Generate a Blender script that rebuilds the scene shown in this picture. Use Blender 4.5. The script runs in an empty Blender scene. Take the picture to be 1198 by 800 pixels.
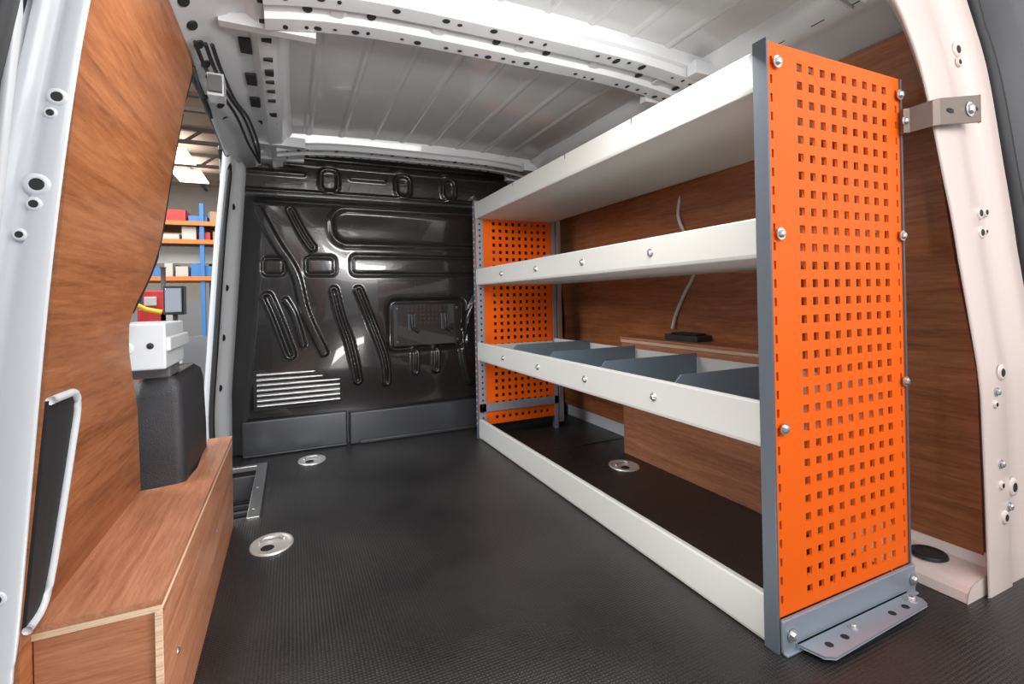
import bpy, math, random, numpy as np
from mathutils import Vector, Matrix
S=0.62   # metres per layout unit (eye height)
sc=bpy.context.scene

# ------------------------------------------------------------------ materials
def new_mat(name):
    m=bpy.data.materials.new(name); m.use_nodes=True
    nt=m.node_tree; b=nt.nodes['Principled BSDF']
    return m,nt,b
def mat(name,col,rough=.5,metal=0,bump=0,bscale=200,var=0,vscale=6,coat=0,spec=.5):
    m,nt,b=new_mat(name)
    b.inputs['Base Color'].default_value=(*col,1)
    b.inputs['Roughness'].default_value=rough
    b.inputs['Metallic'].default_value=metal
    b.inputs['Coat Weight'].default_value=coat
    b.inputs['Specular IOR Level'].default_value=spec
    tc=nt.nodes.new('ShaderNodeTexCoord')
    if var>0:
        n=nt.nodes.new('ShaderNodeTexNoise'); n.inputs['Scale'].default_value=vscale; n.inputs['Detail'].default_value=5
        nt.links.new(tc.outputs['Object'],n.inputs['Vector'])
        r=nt.nodes.new('ShaderNodeValToRGB')
        r.color_ramp.elements[0].position=.3; r.color_ramp.elements[1].position=.7
        r.color_ramp.elements[0].color=(*[c*(1-var) for c in col],1)
        r.color_ramp.elements[1].color=(*[min(1,c*(1+var)) for c in col],1)
        nt.links.new(n.outputs['Fac'],r.inputs['Fac']); nt.links.new(r.outputs['Color'],b.inputs['Base Color'])
    if bump>0:
        n=nt.nodes.new('ShaderNodeTexNoise'); n.inputs['Scale'].default_value=bscale
        nt.links.new(tc.outputs['Object'],n.inputs['Vector'])
        bp=nt.nodes.new('ShaderNodeBump'); bp.inputs['Strength'].default_value=bump; bp.inputs['Distance'].default_value=.002
        nt.links.new(n.outputs['Fac'],bp.inputs['Height']); nt.links.new(bp.outputs['Normal'],b.inputs['Normal'])
    return m
def wood(name,dark,mid,light,scale,rough=.4,mixf=.55,w=.16):
    m,nt,b=new_mat(name)
    tc=nt.nodes.new('ShaderNodeTexCoord')
    mp=nt.nodes.new('ShaderNodeMapping'); mp.inputs['Scale'].default_value=scale
    nt.links.new(tc.outputs['Object'],mp.inputs['Vector'])
    big=nt.nodes.new('ShaderNodeTexNoise'); big.inputs['Scale'].default_value=1.0; big.inputs['Detail'].default_value=4; big.inputs['Distortion'].default_value=1.2
    fine=nt.nodes.new('ShaderNodeTexNoise'); fine.inputs['Scale'].default_value=7; fine.inputs['Detail'].default_value=8; fine.inputs['Roughness'].default_value=.75
    nt.links.new(mp.outputs[0],big.inputs['Vector']); nt.links.new(mp.outputs[0],fine.inputs['Vector'])
    mx=nt.nodes.new('ShaderNodeMix'); mx.inputs[0].default_value=mixf
    nt.links.new(big.outputs['Fac'],mx.inputs[2]); nt.links.new(fine.outputs['Fac'],mx.inputs[3])
    r=nt.nodes.new('ShaderNodeValToRGB'); e=r.color_ramp.elements
    e[0].position=.5-w; e[0].color=(*dark,1); e[1].position=.5+w; e[1].color=(*light,1)
    k=e.new(.5); k.color=(*mid,1)
    nt.links.new(mx.outputs[0],r.inputs['Fac']); nt.links.new(r.outputs['Color'],b.inputs['Base Color'])
    b.inputs['Roughness'].default_value=rough
    bp=nt.nodes.new('ShaderNodeBump'); bp.inputs['Strength'].default_value=.15; bp.inputs['Distance'].default_value=.002
    nt.links.new(fine.outputs['Fac'],bp.inputs['Height']); nt.links.new(bp.outputs['Normal'],b.inputs['Normal'])
    return m
WALLPLY=wood('ply_wall',(.17,.052,.017),(.30,.103,.036),(.42,.165,.068),(9,1.6,22),.36,.6,.15)
BOXPLY =wood('ply_box',(.25,.09,.045),(.38,.155,.078),(.50,.225,.125),(36,2.2,36),.42,.6,.14)
BOXPLYX=wood('ply_box_crossgrain',(.25,.085,.038),(.37,.145,.068),(.48,.21,.105),(2.5,30,36),.42,.6,.14)
PLYEDGE=wood('ply_edge',(.30,.16,.09),(.65,.46,.3),(.8,.62,.44),(3,3,260),.6)
WHITE=mat('van_body_white',(.49,.50,.515),.28,0,.05,60,coat=.3)
PILL_L=mat('pillar_white',(.56,.58,.60),.32,0,.1,40,coat=.3)
PILL_R=mat('pillar_white_warm_reflection',(.72,.59,.54),.35,0,.15,40,coat=.2)  # white paint with the warm reflection off the orange mixed into its colour
ROOFP=mat('roof_panel_paint',(.43,.435,.44),.2,0,.04,30,.06,4,coat=.4)
DARKHOLE=mat('hole_dark',(.01,.01,.011),.7)
BLACK=mat('bulkhead_black_paint',(.017,.0158,.0153),.22,0,.06,90,coat=.6)
KICK=mat('kick_plate_black',(.075,.078,.084),.27,.6)
RUBBER=mat('rubber_black',(.012,.013,.015),.5)
PLASTB=mat('textured_black_plastic',(.022,.022,.025),.5,0,.6,500)
ORANGE=mat('orange_powder_coat',(.93,.13,.003),.5,0,.05,400,spec=.25)
SHELF=mat('shelf_light_grey',(.52,.52,.49),.42,0,.04,400)
POST=mat('post_slate_grey',(.12,.14,.165),.4,.2)
BRKT=mat('bracket_grey_steel',(.31,.35,.40),.4,.4)
DIVID=mat('divider_blue_grey',(.125,.165,.20),.42,.1)
CHROME=mat('zinc_bolt',(.62,.62,.62),.38,1)
ALU=mat('aluminium',(.60,.60,.60),.36,1)
CUPM=mat('cup_zinc',(.75,.74,.72),.4,.7)
BROWNM=mat('brown_steel',(.20,.155,.13),.42,.5)
GREYD=mat('grey_dark',(.09,.09,.095),.5)
GLASS=mat('mirror_glass',(.5,.55,.6),.05,1)
FLOOR,nt,b=new_mat('floor_phenolic_mesh')
tc=nt.nodes.new('ShaderNodeTexCoord')
n=nt.nodes.new('ShaderNodeTexNoise'); n.inputs['Scale'].default_value=2.2; n.inputs['Detail'].default_value=4; n.inputs['Roughness'].default_value=.5
nt.links.new(tc.outputs['Object'],n.inputs['Vector'])
r=nt.nodes.new('ShaderNodeValToRGB'); r.color_ramp.elements[0].position=.33; r.color_ramp.elements[1].position=.70
r.color_ramp.elements[0].color=(.011,.0105,.011,1); r.color_ramp.elements[1].color=(.036,.0335,.0335,1)
nt.links.new(n.outputs['Fac'],r.inputs['Fac']); nt.links.new(r.outputs['Color'],b.inputs['Base Color'])
r2=nt.nodes.new('ShaderNodeMapRange'); r2.inputs[1].default_value=.3; r2.inputs[2].default_value=.7; r2.inputs[3].default_value=.26; r2.inputs[4].default_value=.40
nt.links.new(n.outputs['Fac'],r2.inputs[0]); nt.links.new(r2.outputs[0],b.inputs['Roughness'])
w1=nt.nodes.new('ShaderNodeTexWave'); w1.bands_direction='X'; w1.inputs['Scale'].default_value=48
w2=nt.nodes.new('ShaderNodeTexWave'); w2.bands_direction='Y'; w2.inputs['Scale'].default_value=48
ad=nt.nodes.new('ShaderNodeMath'); ad.operation='MULTIPLY'
for w in (w1,w2): nt.links.new(tc.outputs['Object'],w.inputs['Vector'])
nt.links.new(w1.outputs['Fac'],ad.inputs[0]); nt.links.new(w2.outputs['Fac'],ad.inputs[1])
bp=nt.nodes.new('ShaderNodeBump'); bp.inputs['Strength'].default_value=.5; bp.inputs['Distance'].default_value=.0018
nt.links.new(ad.outputs[0],bp.inputs['Height']); nt.links.new(bp.outputs['Normal'],b.inputs['Normal'])

# ------------------------------------------------------------------ mesh builder
class B:
    def __init__(s): s.v=[]; s.f=[]; s.m=[]; s.sm=[]; s.mats=[]
    def mi(s,m):
        if m not in s.mats: s.mats.append(m)
        return s.mats.index(m)
    def add(s,vs,fs,m,smooth=False):
        o=len(s.v); s.v+= [tuple(p) for p in vs]; k=s.mi(m)
        for f in fs: s.f.append([i+o for i in f]); s.m.append(k); s.sm.append(smooth)
    def box(s,x0,x1,y0,y1,z0,z1,m):
        vs=[(x,y,z) for x in (x0,x1) for y in (y0,y1) for z in (z0,z1)]
        s.add(vs,[(0,1,3,2),(4,6,7,5),(0,4,5,1),(2,3,7,6),(0,2,6,4),(1,5,7,3)],m)
    def prism(s,pts,axis,a,b,m):
        def P(p,c):
            return (c,p[0],p[1]) if axis=='x' else ((p[0],c,p[1]) if axis=='y' else (p[0],p[1],c))
        n=len(pts); vs=[P(p,a) for p in pts]+[P(p,b) for p in pts]
        fs=[tuple(range(n)),tuple(range(2*n-1,n-1,-1))]+[(i,(i+1)%n,n+(i+1)%n,n+i) for i in range(n)]
        s.add(vs,fs,m)
    def loft(s,rows,m,smooth=True,closed=False,cap=False):
        n=len(rows[0]); vs=[p for r in rows for p in r]; fs=[]
        for i in range(len(rows)-1):
            for j in range(n if closed else n-1):
                k=(j+1)%n; fs.append((i*n+j,i*n+k,(i+1)*n+k,(i+1)*n+j))
        if cap: fs.append(tuple(range(n))); fs.append(tuple((len(rows)-1)*n+i for i in range(n))[::-1])
        s.add(vs,fs,m,smooth)
    def lathe(s,c,axis,prof,m,n=24,sx=1,sy=1,smooth=True):
        ax=Vector(axis).normalized(); t=Vector((0,0,1)) if abs(ax.z)<.9 else Vector((1,0,0))
        u=(t-ax*t.dot(ax)).normalized(); w=ax.cross(u); c=Vector(c); rows=[]
        for r,h in prof:
            rows.append([tuple(c+ax*h+u*(r*sx*math.cos(2*math.pi*i/n))+w*(r*sy*math.sin(2*math.pi*i/n))) for i in range(n)])
        s.loft(rows,m,smooth,closed=True)
        o=len(s.v)-n; s.f.append([o+i for i in range(n)]); s.m.append(s.mi(m)); s.sm.append(False)
    def tube(s,pts,r,m,n=8,flat=None):
        P=[Vector(p) for p in pts]; rows=[]
        for i,p in enumerate(P):
            d=(P[min(i+1,len(P)-1)]-P[max(i-1,0)]).normalized()
            t=Vector((0,0,1)) if abs(d.z)<.9 else Vector((1,0,0))
            u=(t-d*t.dot(d)).normalized(); w=d.cross(u)
            rows.append([tuple(p+u*r*math.cos(2*math.pi*k/n)+w*r*math.sin(2*math.pi*k/n)) for k in range(n)])
        s.loft(rows,m,True,closed=True,cap=True)
    def bolt(s,c,axis,r=.012):
        s.lathe(c,axis,[(r*1.5,0),(r*1.5,.003),(r,.003)],CHROME,14,smooth=False)
        s.lathe(c,axis,[(r,.003),(r,.008),(r*.75,.011),(r*.3,.012)],CHROME,6,smooth=False)
    def build(s,name,parent=None,bevel=0,solid=0,seg=2,off=-1):
        me=bpy.data.meshes.new(name); me.from_pydata([(x*S,y*S,z*S) for x,y,z in s.v],[],s.f)
        for m in s.mats: me.materials.append(m)
        me.polygons.foreach_set('material_index',s.m); me.polygons.foreach_set('use_smooth',s.sm); me.update()
        o=bpy.data.objects.new(name,me); sc.collection.objects.link(o)
        if parent: o.parent=parent
        if solid:
            q=o.modifiers.new('solid','SOLIDIFY'); q.thickness=solid*S; q.offset=off
        if bevel:
            q=o.modifiers.new('bevel','BEVEL'); q.width=bevel*S; q.segments=seg; q.limit_method='ANGLE'; q.angle_limit=math.radians(40)
            q.harden_normals=False
        return o
def empty(name,parent=None):
    e=bpy.data.objects.new(name,None); sc.collection.objects.link(e); e.empty_display_size=.1
    if parent: e.parent=parent
    return e
def cr(pts,n=6):
    P=[np.array(p,float) for p in pts]; out=[]
    for i in range(len(P)-1):
        p0=P[max(i-1,0)];p1=P[i];p2=P[i+1];p3=P[min(i+2,len(P)-1)]
        for k in range(n):
            t=k/n
            out.append(.5*((2*p1)+(-p0+p2)*t+(2*p0-5*p1+4*p2-p3)*t*t+(-p0+3*p1-3*p2+p3)*t**3))
    out.append(P[-1]); return out

# ------------------------------------------------------------------ floor (with side-step notch)
f=B()
f.prism([(-.50,.25),(2.45,.25),(2.45,.78),(2.16,.80),(2.16,3.75),(-.5,3.75),(-.5,3.36),(-.19,3.36),(-.19,2.57),(-.5,2.57)],'z',-.05,0,FLOOR)
f.box(1.28,2.1,2.775,2.785,0,.002,DARKHOLE)
f.build('floor')
st=B()
st.box(-.49,-.19,2.57,3.36,-.22,-.18,GREYD)
for i in range(7): st.box(-.47,-.22,2.66+i*.1,2.69+i*.1,-.18,-.165,RUBBER)
st.box(-.205,-.19,2.57,3.36,-.18,-.05,GREYD)
st.box(-.49,-.19,3.345,3.36,-.18,-.05,GREYD)
st.build('door_step',bevel=.004)
tr=B()
tr.box(-.205,-.15,2.55,3.39,-.02,.012,ALU); tr.box(-.45,-.205,3.35,3.39,-.02,.012,ALU)
for y in (2.65,2.95,3.25): tr.lathe((-.178,y,.012),(0,0,1),[(.009,0),(.006,.003)],CHROME,10)
tr.build('trim_1',bevel=.004)

def cup(x,y):
    c=B()
    c.lathe((x,y,0),(0,0,1),[(.098,0),(.096,.006),(.088,.007),(.083,.004),(.06,.0025),(.03,.002)],CUPM,36,sx=.85)
    c.lathe((x-.015,y-.03,.0025),(0,0,1),[(.026,0),(.024,.002)],DARKHOLE,20)
    c.tube([(x-.045,y+.02,.008),(x-.03,y+.045,.012),(x+.03,y+.045,.012),(x+.045,y+.02,.008)],.006,CUPM)
    c.build('tie_down_ring')
cup(.105,3.33); cup(-.09,2.25); cup(1.767,2.325)

# ------------------------------------------------------------------ bulkhead (pressed steel)
nx,nz=360,290
X,Z=np.meshgrid(np.linspace(-.41,2.16,nx),np.linspace(0,2.04,nz))
def ss(t): t=np.clip(t,0,1); return t*t*(3-2*t)
P=np.zeros_like(X)
xl=-.45+.10*Z
P+=.13*ss((X-xl)/.16)*ss((1.74-Z)/.09)
P+=.05*np.exp(-((Z-1.0)/.45)**2)*ss((X+.1)/.6)
P+=.025*np.sin(X*3.1+.4)*ss((1.7-Z)/.2)
P-=.05*ss((.55-Z)/.3)*ss((X-xl)/.16)
def seg(px,pz,ax,az,bx,bz):
    dx,dz=bx-ax,bz-az; t=np.clip(((px-ax)*dx+(pz-az)*dz)/(dx*dx+dz*dz),0,1)
    return np.hypot(px-ax-t*dx,pz-az-t*dz)
def rib(pts,w,h,edge=.016,ring=False):
    global P
    pts=cr(pts,5); d=np.full_like(X,9.)
    for a,b_ in zip(pts[:-1],pts[1:]): d=np.minimum(d,seg(X,Z,a[0],a[1],b_[0],b_[1]))
    P+=h*ss((w-d)/edge)
    if ring: P-=h*.9*ss((w*.5-d)/edge)
def rr(x0,x1,z0,z1,r_,w,h,fill=0):
    global P
    cx,cz=(x0+x1)/2,(z0+z1)/2
    qx=np.abs(X-cx)-((x1-x0)/2-r_); qz=np.abs(Z-cz)-((z1-z0)/2-r_)
    d=np.hypot(np.maximum(qx,0),np.maximum(qz,0))+np.minimum(np.maximum(qx,qz),0)-r_
    P+=h*np.exp(-(d/w)**2)
    if fill: P+=fill*ss(-d/.025+.5)
rib([(-.185,1.62),(-.08,1.40),(.03,1.2),(.09,.93),(.2,.66)],.034,.042)
rib([(.01,1.62),(.08,1.47),(.14,1.37)],.034,.036,ring=True)
rib([(-.14,1.04),(-.09,.91),(-.01,.66)],.044,.04,ring=True)
rib([(-.03,1.02),(.02,.92),(.07,.72)],.026,.024)
rib([(.27,1.08),(.31,.9),(.37,.70),(.42,.45)],.036,.038,ring=True)
rib([(.43,1.08),(.51,.86),(.60,.60),(.62,.42)],.036,.038,ring=True)
rib([(1.36,1.1),(1.22,.80),(1.2,.6),(1.27,.35)],.03,.03)
rib([(.83,.62),(.83,.48)],.035,.03,ring=True)
rib([(.99,.62),(.99,.48)],.035,.03,ring=True)
rr(-.16,-.03,1.19,1.30,.03,.011,-.018)
rr(.1,.28,1.19,1.31,.03,.011,-.018)
rr(.39,1.38,1.19,1.32,.035,.012,-.02)
rr(.27,1.40,1.40,1.65,.10,.022,.02,fill=-.012)
rr(.64,1.21,.64,1.0,.05,.02,-.02,fill=-.02)
rr(1.5,2.0,.5,1.5,.1,.03,.03)
for a,c in ((.21,.33),(.74,.85),(1.11,1.21)): rr(a,c,1.79,1.95,.045,.012,.022)
rib([(-.5,1.775),(2.1,1.775)],.018,.02)
rib([(-.25,1.90),(.1,1.90)],.02,.015); rib([(.42,1.9),(.66,1.9)],.02,.015)
P+=.05*ss((Z-1.96)/.05)
Y=3.70-P
bh=B()
vs=list(zip(X.ravel(),Y.ravel(),Z.ravel()))
fs=[(j*nx+i,j*nx+i+1,(j+1)*nx+i+1,(j+1)*nx+i) for j in range(nz-1) for i in range(nx-1)]
bh.add(vs,fs,BLACK,True)
bh.build('wall_front',solid=.01)
k=B()
k.box(-.30,.345,3.565,3.60,0,.235,KICK); k.box(-.30,.345,3.555,3.60,0,.02,KICK)
k.box(.36,1.42,3.55,3.60,0,.225,KICK); k.box(.42,1.42,3.535,3.60,0,.03,KICK)
k.box(1.42,2.1,3.56,3.60,0,.235,KICK)
k.build('baseboard_front',bevel=.012,seg=3)
v=B()
for i in range(7):
    z=.32+i*.034
    v.loft([[(x,3.575,z),(x,3.548,z+.006),(x,3.545,z+.014),(x,3.575,z+.022)] for x in (-.21,.30)],ALU,True)
v.box(-.23,.32,3.572,3.60,.30,.565,DARKHOLE)
v.build('vent_grille')
lp=B()
lp.box(.67,1.18,3.52,3.56,.67,.97,BLACK)
for x in (.80,1.05):
    lp.tube([(x,3.51,.90),(x,3.49,.85),(x,3.49,.80),(x+.05,3.51,.77)],.012,RUBBER)
    lp.box(x-.03,x+.03,3.507,3.53,.78,.90,KICK)
for x in (.70,1.15):
    for z in (.70,.94): lp.lathe((x,3.52,z),(0,-1,0),[(.012,0),(.01,.008)],KICK,12)
lp.build('hatch_cover_plate',bevel=.012,seg=3)

# ------------------------------------------------------------------ ceiling
c=B(); prof=[]
beads=[.12+.19*i for i in range(8)]
xs=[-.02]
for bx in beads: xs+=[bx-.02,bx-.006,bx+.006,bx+.02]
xs+=[1.69]
for xx in xs:
    dz=-.006 if any(abs(xx-bx)<.009 for bx in beads) else 0
    arch=.03*(1-((xx-.835)/.86)**2)
    prof.append((xx,2.02+arch+dz))
c.loft([[(px,yy,pz) for px,pz in prof] for yy in (.82,1.7,2.6,3.72)],ROOFP,False)
c.build('ceiling',solid=.015,off=1)
def beam(y0,y1,name,zb=1.955):
    b_=B(); w=y1-y0
    sec=[(y0,2.04),(y0+.012,zb+.03),(y0+.03,zb+.022),(y0+.05,zb),(y0+w*.38,zb),(y0+w*.42,zb+.018),(y0+w*.58,zb+.018),(y0+w*.62,zb),(y1-.05,zb),(y1-.03,zb+.022),(y1-.012,zb+.03),(y1,2.04)]
    rows=[]
    for i in range(25):
        xx=-.06+i*(1.79/24); e=abs((xx-.835)/.895); drop=.02-.05*e**4
        rows.append([(xx,yy,zz+drop) for yy,zz in sec])
    b_.loft(rows,WHITE,False)
    random.seed(int(y0*100))
    for i in range(30):
        xx=.0+i*.057+random.uniform(-.012,.012); e=abs((xx-.835)/.895); zz=zb+.02-.05*e**4
        for yy in (y0+w*.24,y0+w*.76):
            if random.random()<.8:
                rad=random.choice([.007,.009,.014])
                b_.lathe((xx,yy+random.uniform(-.008,.008),zz-.001),(0,0,-1),[(rad,0),(rad*.9,.002)],DARKHOLE,14,sx=1,sy=random.choice([1,1,1.6]))
        if i%4==1: b_.lathe((xx,y0+w*.5,zz+.016),(0,0,-1),[(.016,0),(.015,.003)],DARKHOLE,14,sy=1.4)
        if i%6==3: b_.lathe((xx,y0+w*.5,zz+.017),(0,0,-1),[(.03,0),(.027,.005),(.02,.006)],WHITE,16,sy=1.5)
    b_.build(name,bevel=.006,seg=2)
beam(1.55,1.88,'roof_crossbeam'); beam(3.20,3.46,'roof_crossbeam',1.95); beam(.90,1.04,'roof_crossbeam',1.97)

def cant(name,mir):
    b_=B(); f_=(lambda q:1.67-q) if mir else (lambda q:q)
    sec=[(.03,2.045),(-.0,2.0),(-.03,1.965),(-.09,1.955),(-.12,1.975),(-.16,1.97),(-.19,1.95),(-.25,1.935),(-.30,1.905),(-.33,1.895)]
    ys=[.90,1.4,2.0,2.6,3.1,3.7]
    b_.loft([[(f_(q),y,z-(.0 if y<3 else .02)) for q,z in sec] for y in ys],WHITE,True)
    random.seed(5)
    y=.95
    while y<3.55:
        L=random.choice([.02,.035,.05])
        b_.box(min(f_(-.045),f_(-.078)),max(f_(-.045),f_(-.078)),y,y+L,1.952,1.962,DARKHOLE)
        cz=1.920; cx=f_(-.277)
        n_=Vector((.03 if not mir else -.03,0,-.05)).normalized()
        b_.lathe((cx,y+.05,cz),(n_.x,0,n_.z),[(.018,.0),(.016,.006)],DARKHOLE,12,sy=1.6)
        if random.random()<.6: b_.lathe((f_(-.22),y+.02,1.942),(n_.x*.4,0,n_.z),[(.011,.0),(.01,.004)],DARKHOLE,12)
        y+=random.uniform(.10,.17)
    for yy in (2.0,2.3,2.56,2.86,3.02):
        x0,x1=sorted((f_(-.115),f_(-.155))); b_.box(x0,x1,yy,yy+.11,1.962,1.972,DARKHOLE)
    for yb in (1.55,3.2):
        x0,x1=sorted((f_(.10),f_(-.2)))
        b_.box(x0,x1,yb-.03,yb+.02,1.935,1.99,WHITE); b_.box(x0,x1,yb+.29,yb+.33,1.935,1.99,WHITE)
    b_.build(name,solid=.01,bevel=.004)
cant('roof_side_rail',False); cant('roof_side_rail',True)

# ------------------------------------------------------------------ left wall
wl=B()
tz=[0,.2,.4,.55,.7,.8,.88,.95,1.0,1.06,1.12,1.2,1.475,1.75,1.93]; ty=[1.97,1.96,1.93,1.86,1.79,1.71,1.65,1.63,1.66,1.75,1.82,1.88,1.95,2.05,2.15]
def wx(z): return -.47+max(0,z-.4)*.095
rows=[]
for z in np.linspace(0,1.93,60):
    ye=np.interp(z,tz,ty)
    rows.append([(wx(z),1.155+(ye-1.155)*t,z) for t in np.linspace(0,1,3)])
wl.loft(rows,WALLPLY,False)
wl.build('wall_left',solid=.018,off=1)
la=B()
ring=cr([(1.16,.42),(1.215,.43),(1.24,.48),(1.262,.60),(1.28,.72),(1.288,.79),(1.27,.825),(1.22,.83),(1.16,.83)],4)
fr_=[(wx(z)+.024,y,z) for y,z in ring]; bk=[(wx(z)-.005,y,z) for y,z in ring]
la.loft([bk,fr_],DARKHOLE,False,closed=True,cap=True)
la.tube([(x+.002,y,z) for x,y,z in fr_],.008,PILL_L)
la.build('rear_lamp_housing')
ow=B(); rows=[]
for z in np.linspace(-.05,1.95,40):
    xx=-.54+max(0,z-.4)*.095; ye=np.interp(z,tz,ty)-.02
    rows.append([(xx,1.12,z),(xx,ye,z)])
ow.loft(rows,WHITE,True)
rows=[]
for z in (1.905,1.99): rows.append([(-.47+(z-.4)*.095,y,z) for y in (2.1,2.6,3.2,3.75)])
ow.loft(rows,WHITE,True)
ow.box(-.60,-.5,1.9,3.75,-.26,-.05,WHITE)
ow.build('side_body_panel',solid=.015,off=1)  # body side panel: outer shell, strip above the door opening, sill

# B pillar between sliding door opening and bulkhead (with door seal)
bp_=B(); rows=[]
for z in np.linspace(-.05,1.95,24):
    sh=.10*ss(np.array((z-1.3)/.6)); lean=max(0,z-.4)*.075
    y0=3.20+float(sh)
    rows.append([(-.465+lean,3.75,z),(-.465+lean,y0+.03,z),(-.455+lean,y0,z),(-.425+lean,y0+.0,z),(-.415+lean,y0+.02,z),(-.415+lean,y0+.07,z),(-.405+lean,y0+.09,z),(-.40+lean,y0+.2,z),(-.375+lean,y0+.22,z),(-.365+lean,3.75,z)])
bp_.loft(rows,PILL_L,True)
for z in (.5,.8,1.1,1.35,1.6):
    lean=max(0,z-.4)*.075
    bp_.lathe((-.400+lean,3.36+.06*(z>1.3),z),(1,-.3,0),[(.02,0),(.018,.005)],DARKHOLE,12)
bp_.box(-.425,-.37,3.27,3.33,.86,1.0,BRKT)
pts=[]
for z in np.linspace(0,1.78,16):
    pts.append((-.418+max(0,z-.4)*.075,3.20+float(.10*ss(np.array((z-1.3)/.6))),z))
pts+= [(-.325,3.32,1.88),(-.33,3.1,1.905),(-.33,2.6,1.905),(-.33,2.3,1.90),(-.335,2.18,1.87)]
for z in (1.75,1.475,1.2,1.12,1.06,.99): pts.append((wx(z)+.004,np.interp(z,tz,ty)+.012,z))
bp_.tube([tuple(q) for q in cr(pts,3)],.015,RUBBER,10)
bp_.build('door_pillar')
cb=B()
for k_,dx in enumerate((0,.03,.05)):
    cb.tube([tuple(q) for q in cr([(-.28+dx,1.95,1.90),(-.27+dx,2.12,1.88),(-.25+dx,2.4,1.90-.01*k_),(-.22+dx,2.7,1.91),(-.2+dx,3.1,1.905),(-.16,3.4,1.88)],6)],.007,RUBBER)
cb.tube([tuple(q) for q in cr([(-.24,2.15,1.86),(-.28,2.18,1.80),(-.30,2.14,1.83),(-.31,2.1,1.88)],6)],.008,RUBBER)
cb.box(-.27,-.215,2.12,2.2,1.79,1.875,WHITE); cb.box(-.265,-.22,2.1,2.12,1.80,1.86,GREYD)
cb.build('wiring_harness',bevel=.006)

# ------------------------------------------------------------------ right wall
def yp(z): return float(np.interp(z,[.7,1.1,1.67,1.95],[.785,.825,.865,.887]))
wr=B(); rows=[]
for z in np.linspace(.10,1.9,30):
    xx=np.interp(z,[.1,.8,1.4,1.9],[2.14,2.12,2.06,1.98]); y0=yp(z)+.045; rows.append([(xx,y,z) for y in (y0,1.5,2.2,3.0,3.75)])
wr.loft(rows,WALLPLY,False)
for y,z in ((1.0,.55),(1.0,1.1),(2.9,.4),(2.9,1.0),(.98,1.5)):
    wr.lathe((np.interp(z,[.1,.8,1.4,1.9],[2.14,2.12,2.06,1.98])-.001,y,z),(-1,0,0),[(.009,0),(.006,.004)],CHROME,10)
wr.build('wall_right',solid=.03,off=-1)
sg=B()
sg.prism([(1.93,0),(1.94,.03),(1.955,.045),(1.98,.052),(2.10,.065),(2.115,.105),(2.14,.12),(2.2,.125),(2.2,0)],'y',.80,1.185,PILL_R)
sg.box(2.14,2.2,1.2,3.75,0,.13,WHITE)
sg.lathe((2.045,.955,.060),(.0,0,1),[(.055,0),(.053,.010),(.042,.012),(.038,.008),(.02,.008)],RUBBER,28)
sg.build('sill_panel',bevel=.006)

# ------------------------------------------------------------------ rear door pillars (with seals)
def pillar(inn,out,yf,m,fr):
    b_=B(); I=cr(inn,8); O=cr(out,8); rows=[]
    for a,b2 in zip(I,O):
        rows.append([(a[0]+(b2[0]-a[0])*t+dx,yf(a[1])+dy,a[1]+(b2[1]-a[1])*t) for t,dy,dx in fr])
    b_.loft(rows,m,True)
    return b_,I,O
tail=[(.06,0,0),(.14,0,0),(.38,.0,0),(.43,.008,0),(.60,.008,0),(.66,0,0),(.90,-.002,0),(.96,.01,0),(1.0,.04,0)]
rin=[(1.50,2.03),(1.65,1.995),(1.755,1.92),(1.83,1.80),(1.88,1.66),(1.93,1.384),(1.972,1.105),(2.01,.385),(2.02,0),(2.02,-.05)]
rout=[(1.95,2.35),(2.06,2.27),(2.15,2.18),(2.25,2.0),(2.34,1.79),(2.39,1.45),(2.42,1.15),(2.45,.4),(2.45,0),(2.45,-.05)]
b_,I,O=pillar(rin,rout,yp,PILL_R,[(0,.045,.105),(0,.025,.06),(0,.012,.03),(.015,.003,0)]+tail)
def hol(b_,x,z,y,r1,slot=1,raised=True,m=DARKHOLE):
    if raised: b_.lathe((x,y+.002,z),(0,-1,0),[(r1*2.0,0),(r1*1.7,.005),(r1*1.2,.006)],b_.mats[0],20,sy=slot)
    b_.lathe((x,y-.004,z),(0,-1,0),[(r1,0),(r1*.9,.001)],m,16,sy=slot)
for (x,z,r1) in ((2.12,1.83,.014),(2.12,1.785,.009),(2.145,1.257,.012),(2.185,1.262,.009),(2.14,1.19,.012),(2.17,1.195,.006),(2.14,.72,.014),(2.20,.33,.016),(2.12,.35,.008),(2.14,.24,.012),(2.09,.62,.007)):
    hol(b_,x,z,yp(z)-.002,r1)
for (x,z) in ((2.10,.66),(2.12,.42),(2.17,.27)): b_.bolt((x,.785,z),(0,-1,0),.010)
b_.tube([(p[0]+.03,yp(p[1])+.015,p[1]+.01) for p in O],.03,RUBBER,10)
b_.loft([[(p[0]+.05,yp(p[1])+.045,p[1]+.02),(p[0]+.10,yp(p[1])-.065,p[1]+.05),(p[0]+.3,yp(p[1])-.085,p[1]+.12)] for p in O],GREYD,True)
b_.build('rear_door_pillar')
lin=[(.3,1.97),(-.1,1.93),(-.26,1.80),(-.322,1.576),(-.383,1.1),(-.438,.455),(-.450,.34),(-.465,0),(-.465,-.05)]
lout=[(.1,2.25),(-.25,2.12),(-.36,1.86),(-.411,1.557),(-.495,1.1),(-.60,.455),(-.62,.34),(-.62,0),(-.62,-.05)]
b_,I,O=pillar(lin,lout,lambda z:1.13,PILL_L,[(0,.10,-.07),(0,.05,-.035),(0,.012,-.005),(.02,.002,0)]+tail)
for (x,z,r1) in ((-.375,1.38,.009),(-.385,1.35,.006),(-.405,1.22,.011),(-.41,1.185,.007),(-.43,1.13,.006),(-.50,.62,.014),(-.47,.50,.008)):
    hol(b_,x,z,1.132,r1)
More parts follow.
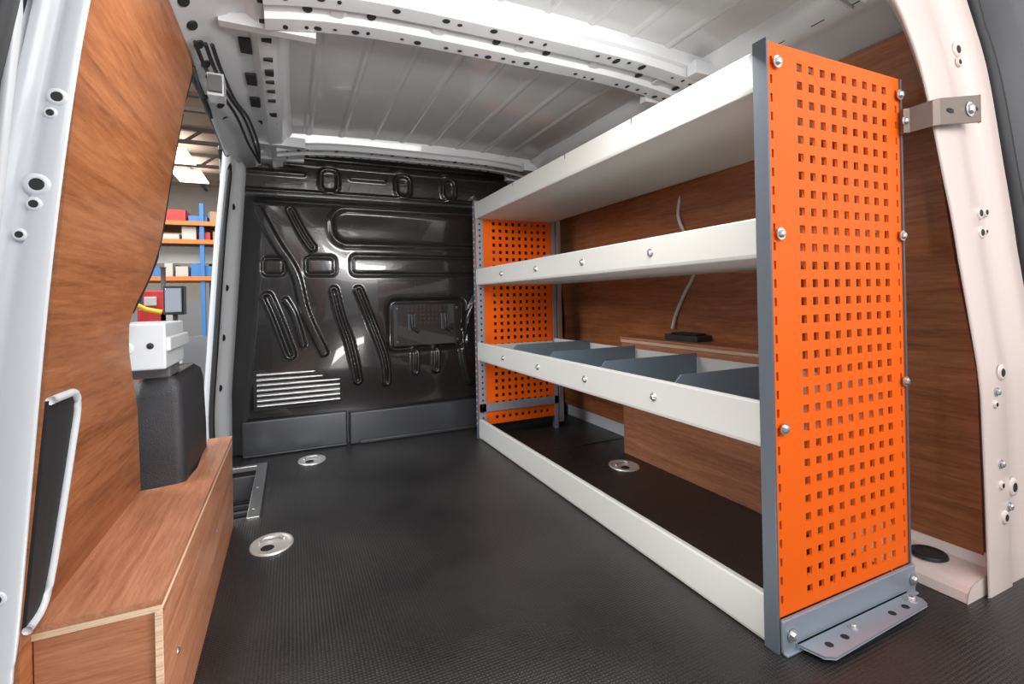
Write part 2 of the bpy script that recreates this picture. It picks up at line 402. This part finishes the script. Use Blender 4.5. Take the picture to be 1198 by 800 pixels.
b_.tube([(p[0]-.025,1.13,p[1]+.0) for p in O],.024,RUBBER,10)
b_.loft([[(p[0]-.04,1.16,p[1]+.01),(p[0]-.12,1.05,p[1]+.03),(p[0]-.3,1.0,p[1]+.1)] for p in O],RUBBER,True)
b_.build('rear_door_pillar')

# ------------------------------------------------------------------ wheel arch boxes
wb=B()
wb.box(-.450,-.256,1.203,1.225,0,.385,BOXPLYX)
wb.box(-.275,-.253,1.225,2.50,0,.385,BOXPLY)
wb.box(-.45,-.253,2.50,2.52,0,.385,BOXPLY)
cut=[(-.345,2.52),(-.322,2.10),(-.332,1.985),(-.36,1.94),(-.41,1.925),(-.452,1.92)]
wb.prism([(-.452,1.198),(-.25,1.198),(-.25,2.52)]+cut,'z',.392,.405,BOXPLY)
wb.prism([(-.452,1.2),(-.251,1.2),(-.251,2.518)]+cut,'z',.378,.392,PLYEDGE)
wb.box(-.262,-.250,1.197,1.206,0,.378,PLYEDGE)
for y in (1.35,2.0,2.4): wb.lathe((-.253,y,.2),(1,0,0),[(.008,0),(.005,.004)],CHROME,10)
wb.build('wheel_arch_box')
wb=B()
wb.box(1.92,2.10,1.2,2.52,0,.72,BOXPLY)
wb.box(1.912,2.115,1.19,2.53,.725,.742,BOXPLY); wb.box(1.914,2.115,1.192,2.528,.708,.725,PLYEDGE)
wb.build('wheel_arch_box',bevel=.002)
bt=B(); bt.box(1.98,2.10,1.95,2.2,.742,.775,PLASTB); bt.box(2.0,2.08,1.98,2.17,.775,.785,RUBBER)
bt.build('black_plastic_cover',bevel=.01,seg=3)
cbl=B()
cbl.tube([tuple(q) for q in cr([(2.02,2.05,1.64),(2.01,2.10,1.45),(2.03,2.02,1.25),(2.05,2.03,1.12),(2.06,2.12,1.0),(2.07,2.2,.88),(2.06,2.22,.80)],8)],.010,SHELF)
cbl.build('cable')

# black cover box & white latch over left wheel box
bb=B(); rows=[]
for z,tp in ((.0,0),(.5,0),(.70,.006),(.74,.014),(.76,.035)):
    x0,x1,y0,y1=-.485+tp,-.332-tp,1.94+tp,2.42-tp; r_=.03; ring=[]
    for cx,cy,a0 in ((x1-r_,y1-r_,0),(x0+r_,y1-r_,90),(x0+r_,y0+r_,180),(x1-r_,y0+r_,270)):
        for a in range(0,91,18):
            t=math.radians(a0+a); ring.append((cx+r_*math.cos(t),cy+r_*math.sin(t),z))
    rows.append(ring)
bb.loft(rows,PLASTB,True,closed=True,cap=True)
bb.build('black_storage_cover')
wt=B()
wt.box(-.505,-.36,1.84,2.12,.80,.945,PILL_L)
wt.box(-.50,-.35,1.855,2.16,.855,.90,PILL_L)
wt.box(-.48,-.37,1.95,2.1,.76,.80,GREYD)
wt.lathe((-.40,1.84,.875),(0,-1,0),[(.010,0),(.008,.006)],DARKHOLE,12)
wt.lathe((-.46,1.84,.87),(0,-1,0),[(.02,0),(.018,.006)],PILL_L,16)
wt.build('door_latch_housing',bevel=.03,seg=4)

# ------------------------------------------------------------------ shelving rack
rack=empty('van_shelving_rack')
XF,XB,YN,YF=1.212,1.853,.926,3.28
def tray(name,z0,z1,plate=True,divs=[],bolts=[]):
    t=B()
    t.prism([(XF,z0+.012),(XF,z1-.006),(XF+.004,z1),(XF+.022,z1),(XF+.022,z1-.02),(XF+.014,z1-.02),(XF+.014,z0+.012),(XF+.004,z0)],'y',YN+.036,YF-.036,SHELF)
    if plate:
        t.box(XF+.004,XB-.01,YN+.036,YF-.036,z0,z0+.012,SHELF)
        t.box(XB-.022,XB-.01,YN+.036,YF-.036,z0,z1,SHELF)
        t.box(XF+.014,XB-.022,YN+.030,YN+.040,z0,z1-.02,SHELF)
        t.box(XF+.014,XB-.022,YF-.040,YF-.030,z0,z1-.02,SHELF)
    for y in bolts: t.bolt((XF,y,(z0+z1)/2),(-1,0,0),.011)
    o=t.build(name,rack,bevel=.003)
    for i,y in enumerate(divs):
        d=B(); zt=z1+.02
        d.prism([(XF+.016,z0+.012),(XF+.016,z1-.03),(XF+.07,zt),(XB-.03,zt),(XB-.03,z0+.012)],'y',y,y+.006,DIVID)
        d.prism([(XF+.016,z0+.012),(XB-.03,z0+.012),(XB-.03,z0+.018),(XF+.016,z0+.018)],'y',y-.05,y,DIVID)
        d.build('divider_%d'%(i+1),rack)
tray('shelf_top',1.575,1.69,bolts=[])
tray('shelf_upper',1.10,1.215,divs=[2.32,2.36],bolts=[1.41,1.87,2.33,2.8])
tray('shelf_middle',.56,.69,divs=[1.34,1.80,2.27,2.74],bolts=[1.41,1.87,2.33,2.8])
tray('fascia_bottom',.004,.142,plate=False)
q=B()
for y in (1.5,2.0,2.6): q.box(XF-.001,XF+.002,y,y+.006,1.665,1.69,GREYD)
q.build('fascia_notches',rack)
def panel(name,y,front):
    nc,nr=9,30; pitch=.052; hs=.024
    cols=[(1.228,.009)]+[(1.352+i*pitch-hs/2,hs) for i in range(nc)]+[(1.828,.009)]
    z0=.095; rowsz=[(z0+.035+i*pitch,hs) for i in range(nr)]
    xs=[XF+.002]; hx=set()
    for a,w in cols: hx.add(len(xs)); xs+= [a,a+w]
    hx={h-1 for h in hx} if False else hx
    xs.append(XB)
    zs=[z0]; hz=set()
    for a,w in rowsz: hz.add(len(zs)); zs+=[a,a+w]
    zs.append(1.702)
    b_=B(); n=len(xs); vs=[(a,y,c_) for c_ in zs for a in xs]; fs=[]
    for j in range(len(zs)-1):
        for i in range(n-1):
            if i in hx and j in hz: continue
            fs.append((j*n+i,j*n+i+1,(j+1)*n+i+1,(j+1)*n+i))
    b_.add(vs,fs,ORANGE)
    b_.build(name,rack,solid=.008,off=-1 if front else 1)
panel('perforated_panel_near',YN-.004,True)
panel('perforated_panel_far',YF-.03,True)
p=B()
for y0,y1 in ((YN-.010,YN+.034),(YF-.025,YF+.012)):
    p.box(XF-.006,XF+.002,y0,y1,.0,1.708,POST); p.box(XF,XF+.02,y0+.012,y1,0,1.705,POST)
    p.box(XB-.002,XB+.006,y0,y1,.0,1.70,POST); p.box(XB-.02,XB,y0+.012,y1,0,1.70,POST)
p.box(XF,XB,YF-.046,YF-.040,.19,.25,BRKT)
p.box(XF,XF+.05,YF-.046,YF-.040,.0,1.7,BRKT); p.box(XB-.03,XB,YF-.046,YF-.040,.0,1.7,BRKT)
p.box(XB+.006,XB+.04,YF-.06,YF-.04,.05,1.6,ALU)
for i in range(38):
    z=.10+i*.042; p.box(XF-.0075,XF-.006,YF-.012,YF+.002,z,z+.012,SHELF)
    p.box(XF+.018,XF+.030,YF-.0475,YF-.046,z,z+.014,DARKHOLE)
p.build('end_frame_posts',rack,bevel=.002)
fb=B()
fb.box(XF+.004,XB+.006,YN-.020,YN-.008,.0,.095,BRKT)
fb.box(XF+.004,XB+.006,YN-.030,YN-.008,.0,.008,BRKT)
fb.build('base_channel',rack,bevel=.003)
fp=B()
fp.prism([(1.265,.905),(1.80,.905),(1.80,.86),(1.785,.84),(1.31,.825),(1.285,.84)],'z',.014,.022,BRKT)
fp.box(1.265,1.80,.898,.906,.0,.022,BRKT)
for xx in (1.34,1.41,1.64,1.71): fp.lathe((xx,.862,.0225),(0,0,1),[(.012,0),(.011,.0008)],DARKHOLE,14,sy=.9,sx=1.0)
fp.bolt((1.765,.875,.022),(0,0,1),.013); fp.bolt((1.47,.875,.022),(0,0,1),.009)
fp.build('floor_mounting_foot',rack,bevel=.002)
bo=B()
for z in (1.645,1.165,.62,.05): bo.bolt((XF+.035,YN-.022 if z<.1 else YN-.012,z),(0,-1,0),.0115)
for z in (1.645,1.18,.70,.05): bo.bolt((XB-.012,YN-.022 if z<.1 else YN-.012,z),(0,-1,0),.0115)
bo.build('frame_bolts',rack)
ca=B(); ca.lathe((1.84,.93,.018),(1,0,0),[(.02,0),(.02,.03)],ALU,16); ca.build('levelling_foot',rack)
br=B()
# flat strap: tab on rack post, jog forward, then across the face of the door pillar
path=[(1.842,.912,1.515,1.595),(1.862,.905,1.517,1.598),(1.880,.848,1.522,1.606),(1.90,.838,1.525,1.611),(2.125,.826,1.560,1.652)]
rows=[[(x,y,z0),(x,y,z1),(x-.003,y-.008,z1),(x-.003,y-.008,z0)] for x,y,z0,z1 in path]
br.loft(rows,BROWNM,False,closed=True,cap=True)
def onb(x): t=(x-1.90)/.225; return (x,.830-.012*t,1.568+.038*t)
br.bolt(onb(2.06),(0,-1,0),.017)
br.lathe(onb(1.955),(0,-1,0),[(.009,0),(.008,.001)],DARKHOLE,14,sy=2.8)
br.lathe(onb(2.10),(0,-1,0),[(.008,0),(.007,.001)],DARKHOLE,12,sy=1.2)
br.bolt((XB-.004,YN-.022,1.555),(0,-1,0),.0115)
br.build('wall_bracket',rack,bevel=.002)

# ------------------------------------------------------------------ outside: front door + mirror, workshop
dr=B()
dr.prism([(4.2,-.35),(5.6,-.35),(5.6,.68),(4.2,.74)],'x',-.80,-.72,WHITE)
dr.build('door_1',bevel=.02)
mr=B()
mr.box(-.99,-.84,5.0,5.12,.92,1.17,PLASTB); mr.box(-.975,-.855,4.985,5.0,.94,1.15,GLASS); mr.box(-.93,-.90,5.03,5.09,.70,.93,PLASTB); mr.box(-.93,-.78,5.03,5.09,.66,.72,PLASTB)
mr.build('wing_mirror',bevel=.03,seg=4)

CONC=mat('workshop_concrete',(.22,.21,.20),.6,0,0,1,.15,2)
WALLM=mat('workshop_wall',(.55,.5,.44),.8,0,0,1,.05,2)
ROOFM=mat('workshop_roof',(.55,.42,.32),.8,0,0,1,.1,1)
TRUSS=mat('truss_steel',(.14,.11,.095),.6)
BLUE=mat('racking_blue',(.05,.2,.5),.5); ORB=mat('racking_orange',(.75,.2,.04),.5)
RED=mat('machine_red',(.5,.03,.03),.4); CARD=mat('cardboard',(.42,.27,.15),.8); YEL=mat('yellow_paint',(.8,.5,.03),.5)
SKY,nt,b=new_mat('skylight_glazing'); b.inputs['Emission Color'].default_value=(1,.98,.95,1); b.inputs['Emission Strength'].default_value=4; b.inputs['Base Color'].default_value=(.9,.9,.9,1)
g=B(); g.box(-20,20,-14,28,-.96,-.9,CONC); g.build('ground')
w=B(); w.box(-20,4,27,27.3,-.9,7,WALLM); w.box(-20,4,26.9,27,-.9,1.2,WHITE); w.build('workshop_wall')
rf=B(); rf.box(-20,4,7,27.3,6.6,6.8,ROOFM)
for i,y in enumerate((12,15,18,21,24)):
    rf.box(-20,4,y,y+.15,6.1,6.2,TRUSS); rf.box(-20,4,y,y+.15,6.5,6.6,TRUSS)
    for k_ in range(24):
        x0=-20+k_; rf.prism([(x0,6.15),(x0+.12,6.15),(x0+.62,6.55),(x0+.5,6.55)],'y',y+.03,y+.12,TRUSS)
for x0 in (-8,-5.9,-3.6,-1.5): rf.box(x0,x0+.1,7,27,6.4,6.5,TRUSS)
rf.build('workshop_roof')
sk=B()
for x0 in (-9.5,-5.4,-4.0): sk.box(x0,x0+1.0,18.6,20.6,6.05,6.09,SKY); sk.box(x0,x0+1.0,21.5,23.6,6.05,6.09,SKY)
sk.build('window_1')
pr=B()
for x0 in (-5.2,-3.6,-2.0,-.4):
    for y0 in (14,15.4): pr.box(x0,x0+.09,y0,y0+.12,-.9,3.5,BLUE)
for z in (1.6,2.5,2.95):
    for y0 in (13.95,15.45): pr.box(-5.2,-.3,y0,y0+.08,z,z+.10,ORB)
    pr.box(-5.2,-.3,14,15.5,z+.04,z+.08,CARD)
random.seed(7)
for z in (1.70,2.60,3.05):
    x0=-5.0
    while x0<-.7:
        wd=random.uniform(.15,.4); h_=random.uniform(.12,.36)
        pr.box(x0,x0+wd,14.1,15.2,z,z+h_,random.choice([CARD,BLUE,SHELF,RED,SHELF,GREYD])); x0+=wd+.06
pr.box(-5.2,-.3,14.5,14.6,2.05,2.48,SHELF)
pr.build('pallet_racking')
rm=B(); rm.box(-2.25,-1.85,9.6,10.2,-.9,.95,RED); rm.box(-2.2,-1.9,9.7,10.0,.95,1.25,RED); rm.box(-2.17,-2.0,9.65,9.7,1.0,1.15,SHELF); rm.box(-1.95,-1.75,9.6,9.9,.3,.9,SHELF)
rm.tube([(-1.95,9.9,1.2),(-1.95,9.9,1.65)],.04,GREYD)
rm.build('tool_trolley',bevel=.04)
yl=B(); yl.tube([(-2.25,9,-.9),(-2.25,9,1.5)],.05,YEL,12); yl.tube([(-2.25,9,1.1),(-2.0,9.0,.95),(-1.8,9.0,.9)],.035,YEL,10); yl.box(-2.4,-2.1,8.85,9.15,-.9,-.8,GREYD); yl.build('vehicle_lift_post')

# ------------------------------------------------------------------ lights
def area(name,loc,tgt,sx,sy,e,col=(1,1,1)):
    l=bpy.data.lights.new(name,'AREA'); l.shape='RECTANGLE'; l.size=sx; l.size_y=sy; l.energy=e; l.color=col
    o=bpy.data.objects.new(name,l); sc.collection.objects.link(o); o.location=Vector(loc)*S
    o.rotation_euler=(Vector(tgt)-Vector(loc)).to_track_quat('-Z','Y').to_euler(); return o
area('workshop_light_rear',(1.0,-1.6,2.7),(.8,3,.7),2.2,1.0,33,(1,.99,.98))
area('workshop_light_side',(-3.2,2.4,2.6),(.8,2.6,.6),1.4,1.0,58,(.93,.96,1))
area('workshop_light_right',(3.6,-1.2,2.2),(1.2,2,1.0),1.0,1.2,8,(1,.9,.84))
area('workshop_hall_light',(-3,10,6),(-3,12,0),4,4,420,(1,.95,.88))
area('interior_fill_upper',(.6,1.12,1.80),(.7,2.7,.2),.9,.12,12,(1,.98,.96))  # added overhead fill, brightens bulkhead and floor; no lamp fitted there
area('interior_fill_floor',(.42,.96,.04),(.75,2.9,2.0),.5,.08,4,(1,.99,.97))  # added fill from floor level to lift the ceiling, no actual lamp
wd=bpy.data.worlds.new('w'); sc.world=wd; wd.use_nodes=True
bg=wd.node_tree.nodes['Background']; bg.inputs[0].default_value=(.88,.91,.96,1); bg.inputs[1].default_value=.9

# ------------------------------------------------------------------ camera
cam=bpy.data.cameras.new('camera'); co=bpy.data.objects.new('camera',cam); sc.collection.objects.link(co); sc.camera=co
cam.sensor_width=36; cam.sensor_fit='HORIZONTAL'; cam.lens=566/1198*36; cam.shift_y=-51/1198; cam.clip_start=.02
th=math.radians(24.6); s_=.021; c_=math.sqrt(1-s_*s_)
F=Vector((math.sin(th),math.cos(th),0)); R0=Vector((math.cos(th),-math.sin(th),0)); U0=Vector((0,0,1))
R=R0*c_-U0*s_; U=R0*s_+U0*c_
M=Matrix((( R.x,U.x,-F.x,0),(R.y,U.y,-F.y,0),(R.z,U.z,-F.z,S),(0,0,0,1)))
co.matrix_world=M
sc.view_settings.view_transform='Standard'; sc.view_settings.look='None'
